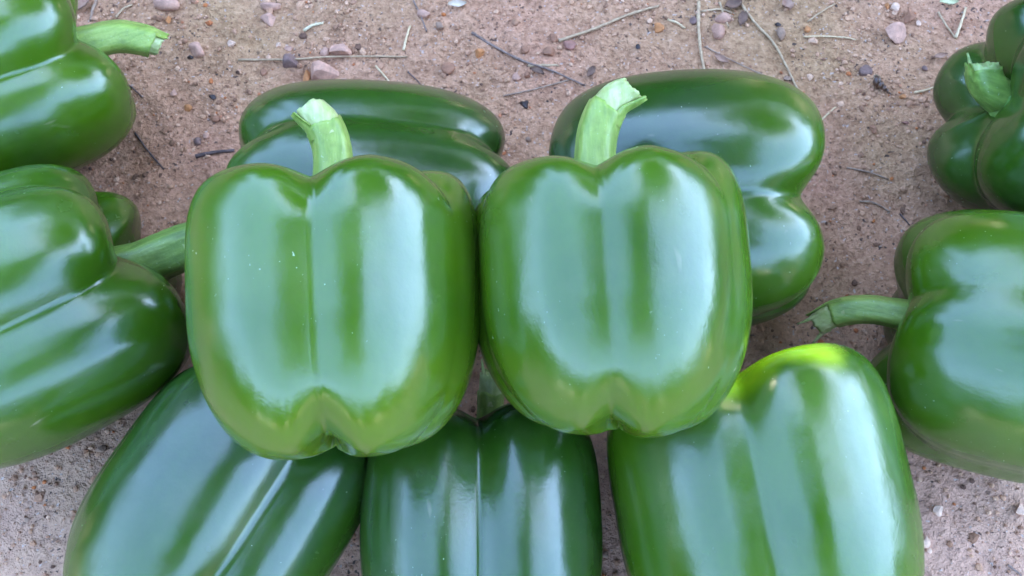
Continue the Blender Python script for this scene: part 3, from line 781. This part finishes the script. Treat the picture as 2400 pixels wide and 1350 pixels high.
# ------------------------------------------------------------------ straws and twigs
STRAW_M = {
    'tan': plain_material('dry_straw', (.36, .22, .12), (.54, .37, .21), 500, .7, .0004),
    'pale': plain_material('pale_straw', (.54, .36, .19), (.72, .53, .31), 500, .7, .0004),
    'yellow': plain_material('yellow_straw', (.55, .43, .25), (.70, .58, .38), 500, .7, .0004),
    'brown': plain_material('brown_twig', (.14, .085, .065), (.30, .20, .15), 500, .85, .0006),
    'grey': plain_material('grey_stalk', (.25, .15, .10), (.40, .27, .18), 500, .85, .0006),
    'dark': plain_material('dark_twig', (.055, .035, .032), (.15, .095, .08), 500, .85, .0006),
}
STRAWS = [    # points on the soil, radius, kind, label
    (((-0.1201, 0.1427), (-0.0968, 0.1427), (-0.0745, 0.1434), (-0.0456, 0.1434)), 0.00065, 'tan', 'long thin straw running under the purple-grey pebble'),
    (((-0.0179, 0.1564), (-0.0037, 0.1469), (0.0065, 0.1407), (0.0167, 0.1363), (0.0316, 0.1291)), 0.00075, 'brown', 'crooked brown twig above the gap between the back peppers'),
    (((0.0071, 0.1394), (0.0204, 0.1394)), 0.00084, 'tan', 'short frayed straw at the bend of the brown twig'),
    (((0.0207, 0.1528), (0.0378, 0.1599), (0.0533, 0.1675), (0.0661, 0.1722)), 0.00103, 'tan', 'thick straw slanting up to the top edge'),
    (((0.0842, 0.1738), (0.0831, 0.1587), (0.083, 0.1452), (0.0839, 0.1345)), 0.00096, 'tan', 'upright straw touching the top of the back right pepper'),
    (((0.1024, 0.1738), (0.108, 0.1622), (0.1149, 0.1519), (0.119, 0.1407), (0.1246, 0.1245)), 0.00086, 'tan', 'long bent straw passing the grey-tan upright pebble'),
    (((0.0938, 0.1738), (0.095, 0.1656), (0.0964, 0.1599)), 0.00057, 'tan', 'short straw by the dry red debris'),
    (((0.0848, 0.1684), (0.0934, 0.1694), (0.099, 0.168)), 0.00057, 'tan', 'level straw behind the dry red debris'),
    (((0.0699, 0.1645), (0.0735, 0.1615), (0.0771, 0.1594)), 0.00066, 'pale', 'short pale straw right of the orange pebble'),
    (((0.1291, 0.1544), (0.1374, 0.1546), (0.1486, 0.1544), (0.1527, 0.1537)), 0.00056, 'pale', 'straight pale straw pointing at the big split stone'),
    (((0.1317, 0.1622), (0.1369, 0.1661), (0.1457, 0.1731)), 0.00057, 'tan', 'straw slanting to the top edge right of the red leaf'),
    (((0.1288, 0.1088), (0.1339, 0.1137), (0.1394, 0.119)), 0.00054, 'pale', 'short pale straw right of the back right pepper'),
    (((-0.0477, 0.1469), (-0.0466, 0.153), (-0.0454, 0.1599)), 0.00075, 'pale', 'short upright pale straw above the back left pepper'),
    (((-0.0929, 0.1587), (-0.0889, 0.1606), (-0.0843, 0.1622)), 0.00085, 'yellow', 'short yellow straw above the purple-grey pebble'),
    (((-0.0444, 0.1738), (-0.0409, 0.1656), (-0.0377, 0.156)), 0.00048, 'brown', 'thin dark twig at the top edge by the flat pink chip'),
    (((-0.1598, 0.1053), (-0.1526, 0.096), (-0.1456, 0.0883)), 0.00063, 'dark', 'dark twig in the gap left of the heap'),
    (((-0.1737, 0.1363), (-0.1686, 0.1308), (-0.1644, 0.1276), (-0.1591, 0.1228)), 0.00056, 'dark', 'dark curved rootlet beside the upper left pepper'),
    (((-0.1326, 0.0936), (-0.1249, 0.0956), (-0.1164, 0.0968)), 0.00107, 'dark', 'dark strip of bark left of the back left pepper'),
    (((0.1914, 0.1684), (0.194, 0.161), (0.197, 0.1546)), 0.00057, 'tan', 'left straw of a V in the upper right'),
    (((0.197, 0.1546), (0.2004, 0.1622), (0.2037, 0.1698)), 0.00085, 'pale', 'right straw of a V in the upper right'),
    (((0.0853, 0.1501), (0.0932, 0.144), (0.1011, 0.1385), (0.1099, 0.1337)), 0.00047, 'grey', 'grey stalk right of the upright straw'),
    (((0.1743, 0.126), (0.179, 0.1269), (0.1848, 0.1289)), 0.00064, 'pale', 'pale sliver right of the snail shell'),
    (((0.1432, 0.073), (0.1492, 0.0724), (0.1557, 0.0687)), 0.00061, 'grey', 'pale grey sliver in the soil on the right'),
    (((0.14, 0.0889), (0.1486, 0.0869), (0.157, 0.0835)), 0.00053, 'grey', 'half-buried grey stalk in the soil on the right'),
    (((0.1596, 0.0681), (0.1626, 0.0627)), 0.00043, 'dark', 'dark splinter above the right-hand pepper'),
    (((-0.0037, 0.1241), (0.0092, 0.1265), (0.0249, 0.1319)), 0.00046, 'grey', 'faint grey stalk between the back peppers'),
    (((-0.1872, 0.1738), (-0.1876, 0.1684), (-0.188, 0.1629)), 0.00086, 'grey', 'grey stalk behind the curved stem'),
    (((-0.1769, 0.1647), (-0.1744, 0.1691), (-0.171, 0.1717)), 0.00057, 'tan', 'pale forked straw above the curved stem'),
    (((-0.0453, 0.1352), (-0.042, 0.1319), (-0.0396, 0.1293)), 0.00037, 'dark', 'tiny dark twig above the back left pepper'),
    (((0.1755, -0.0717), (0.1777, -0.0735), (0.18, -0.0754)), 0.00053, 'brown', 'brown twig in the lower right corner'),
    (((-0.0594, 0.1385), (-0.0544, 0.1323), (-0.0515, 0.1284)), 0.00056, 'pale', 'pale sliver above the back left pepper'),
]
for n_, (pl, r, kd, lb) in enumerate(STRAWS):
    rg = np.random.default_rng(700 + n_)
    pts = [np.array([x, y, ground_z(x, y) + r * .35 + (.0 if i in (0, len(pl) - 1) else .0005)]) * 100 for i, (x, y) in enumerate(pl)]
    if len(pts) == 2: pts.insert(1, (pts[0] + pts[1]) / 2 + np.array([rg.uniform(-.04, .04), rg.uniform(-.04, .04), .03]))
    path = catmull(pts, 6)
    path = [p + np.array([rg.uniform(-1, 1), rg.uniform(-1, 1), 0]) * r * 14 for p in path]
    L = len(path)
    rr = [r * 82 * (1 - .35 * i / L) * (1 + .12 * rg.uniform(-1, 1)) for i in range(L)]
    V, Fc = tube(path, rr, 8, .12, 2, rg.uniform(0, 6), [rg.uniform(-.04, .04) for _ in range(8)], .06, rg)
    c0 = len(V); V.append(tuple(path[0] * .01)); Fc += [((j + 1) % 8, j, c0) for j in range(8)]
    o = mesh_obj('straw' if kd in ('tan', 'pale', 'yellow') else 'twig', V, Fc, STRAW_M[kd])
    tag(o, lb, 'straw' if kd in ('tan', 'pale', 'yellow') else 'twig', 'dry straws and twigs on the soil')
# ------------------------------------------------------------------ dry leaves
def leaf(name, x, y, length, width, ang, mat, label, curl=.3, z=.0015, seed=1):
    rg = np.random.default_rng(seed)
    V, Fc = [], []
    nu, nv = 12, 7
    for side in (0, 1):
        for i in range(nu):
            s = i / (nu - 1)
            wd = width * (math.sin(math.pi * min(1, s * .93 + .05)) ** .8) * (1 + .15 * rg.uniform(-1, 1))
            for j in range(nv):
                q = j / (nv - 1) * 2 - 1
                px = (s - .5) * length; py = q * wd / 2
                pz = abs(q) ** 1.5 * width * curl + math.sin(s * 5 + seed) * width * .10 - side * .00025
                V.append((px, py, pz))
    o = nu * nv
    for i in range(nu - 1):
        for j in range(nv - 1):
            a = i * nv + j
            Fc.append((a, a + nv, a + nv + 1, a + 1)); Fc.append((o + a, o + a + 1, o + a + nv + 1, o + a + nv))
    ob = mesh_obj(name, V, Fc, mat)
    ob.location = (x, y, ground_z(x, y) + z); ob.rotation_euler = (0.1, .08, ang)
    return tag(ob, label, 'dry leaf', 'dry leaf scraps on the soil')
M_leaf_pale = plain_material('pale_dry_leaf', (.46, .35, .24), (.60, .47, .35), 250, .75, .0005)
M_leaf_red = plain_material('red_dry_leaf', (.28, .14, .085), (.40, .23, .15), 250, .75, .0005)
M_leaf_dark = plain_material('dark_dry_leaf', (.11, .055, .035), (.22, .115, .07), 250, .75, .0006)
M_leaf_green = plain_material('yellowing_leaf', (.42, .40, .20), (.55, .50, .30), 250, .75, .0004)
leaf('dry_leaf', -0.0246, 0.1711, 0.0085, 0.0035, rad(12), M_leaf_pale, 'pale curled leaf scrap at the top edge, left of the thick straw', seed=1)
leaf('dry_leaf', 0.1233, 0.1709, 0.0075, 0.0055, rad(100), M_leaf_red, 'flat red-brown leaf scrap at the top edge right of the bent straw', seed=2)
leaf('dry_leaf', 0.0994, 0.1716, 0.0085, 0.005, rad(20), M_leaf_dark, 'crumpled dark red leaf at the top edge between two straws', seed=3)
leaf('dry_leaf', 0.1025, 0.1632, 0.008, 0.004, rad(70), M_leaf_dark, 'dark brown leaf shreds below the crumpled dark red leaf', seed=4)
leaf('dry_leaf', -0.1927, 0.1709, 0.009, 0.006, rad(50), M_leaf_red, 'red-brown leaf behind the upper left pepper', seed=5)
leaf('dry_leaf', 0.0108, 0.1352, 0.007, 0.0028, rad(150), M_leaf_dark, 'thin dark leaf scrap beside the twig', seed=6)
leaf('dry_leaf', 0.1958, 0.172, 0.009, 0.003, rad(5), M_leaf_green, 'yellowish curled leaf at the top edge in the upper right', seed=7)
leaf('dry_leaf', 0.0916, 0.1423, 0.007, 0.003, rad(-30), M_leaf_red, 'dull leaf scrap above the back right pepper', seed=8)
leaf('dry_leaf', 0.1883, 0.1445, 0.007, 0.0022, rad(15), M_leaf_red, 'narrow dull red leaf left of the upper right stem', seed=9)
leaf('dry_leaf', 0.0344, 0.1356, 0.006, 0.003, rad(60), M_leaf_dark, 'dark leaf crumb just left of the right stem tip', seed=10)
# ------------------------------------------------------------------ snail shell
def snail_shell(x, y, length, ang):
    root = link(bpy.data.objects.new('snail_shell', None)); root.empty_display_size = .005
    root.location = (x, y, ground_z(x, y) + length * .17); root.rotation_euler = (0, rad(6), ang)
    tag(root, 'small pointed brown snail shell lying on the soil at upper right', 'snail shell')
    mb = plain_material('brown_shell', (.05, .022, .016), (.17, .085, .045), 260, .35, .0003)
    mo = plain_material('shell_lip', (.16, .10, .055), (.26, .19, .10), 260, .4, .0002)
    turns, n, seg = 5.2, 130, 12
    V, Fc = [], []
    for i in range(n):
        s = i / (n - 1)
        R = length * .19 * (1 - s) ** 1.05 + length * .004          # whorls shrink to the tip
        a = s * turns * 2 * math.pi
        cx = length * (.98 * (1 - (1 - s) ** 1.25) - .25)
        rr = R * .92
        for j in range(seg):
            b = 2 * math.pi * j / seg
            rad_ = R * .62 + rr * .62 * math.cos(b)
            V.append((cx + rr * .95 * math.sin(b), rad_ * math.cos(a), rad_ * math.sin(a)))
    for i in range(n - 1):
        for j in range(seg):
            p, q = i * seg + j, i * seg + (j + 1) % seg
            Fc.append((p, q, q + seg, p + seg))
    mesh_obj('whorls', V, Fc, mb, root)
    path = [np.array([length * (-.25 + .16 * math.cos(t)), length * .13 + length * .13 * math.sin(t) - length * .08, length * .12]) * 100 for t in np.linspace(0, 2 * math.pi, 25)]
    V, Fc = tube(path, [length * 2.6] * 25, 8, cap=False)
    mesh_obj('aperture_lip', V, Fc, mo, root)
snail_shell(0.1595, 0.1299, .0100, rad(-47))
# ------------------------------------------------------------------ loose crumbs of soil
def crumbs(name, n, xr, yr, size, seed, label, dense=None):
    rg = np.random.default_rng(seed)
    import bmesh
    bm = bmesh.new(); bmesh.ops.create_icosphere(bm, subdivisions=1, radius=1)
    bv = np.array([list(x.co) for x in bm.verts]); bf = np.array([[x.index for x in q.verts] for q in bm.faces]); bm.free()
    V, Fc = [], []
    k = 0
    while k < n:
        x, y = rg.uniform(*xr), rg.uniform(*yr)
        if noise.noise((x * 30, y * 30, 2.0)) + .45 < rg.uniform(0, 1): continue
        s = size[0] + (size[1] - size[0]) * rg.beta(1.1, 6)
        v = bv * (1 + rg.uniform(-.3, .3, (len(bv), 1))) * s * np.array([rg.uniform(.7, 1.3), rg.uniform(.7, 1.3), rg.uniform(.5, .9)])
        a = rg.uniform(0, 6.28); ca, sa = math.cos(a), math.sin(a)
        v[:, :2] = v[:, :2] @ np.array([[ca, sa], [-sa, ca]])
        v += np.array([x, y, ground_z(x, y) + s * .15])
        Fc.append(bf + k * len(bv)); V.append(v); k += 1
    o = mesh_obj(name, np.concatenate(V).tolist(), [tuple(f) for f in np.concatenate(Fc).tolist()], M_crumb, smooth=False)
    return tag(o, label, 'soil', kind='stuff')
crumbs('soil_crumbs', 11000, (-.255, .255), (-.10, .21), (.0002, .0024), 5, 'loose crumbs and grains of dry soil around the peppers')
crumbs('soil_clods', 320, (-.255, .255), (-.10, .21), (.0009, .0042), 6, 'small half-sunk clods of the same dry soil')
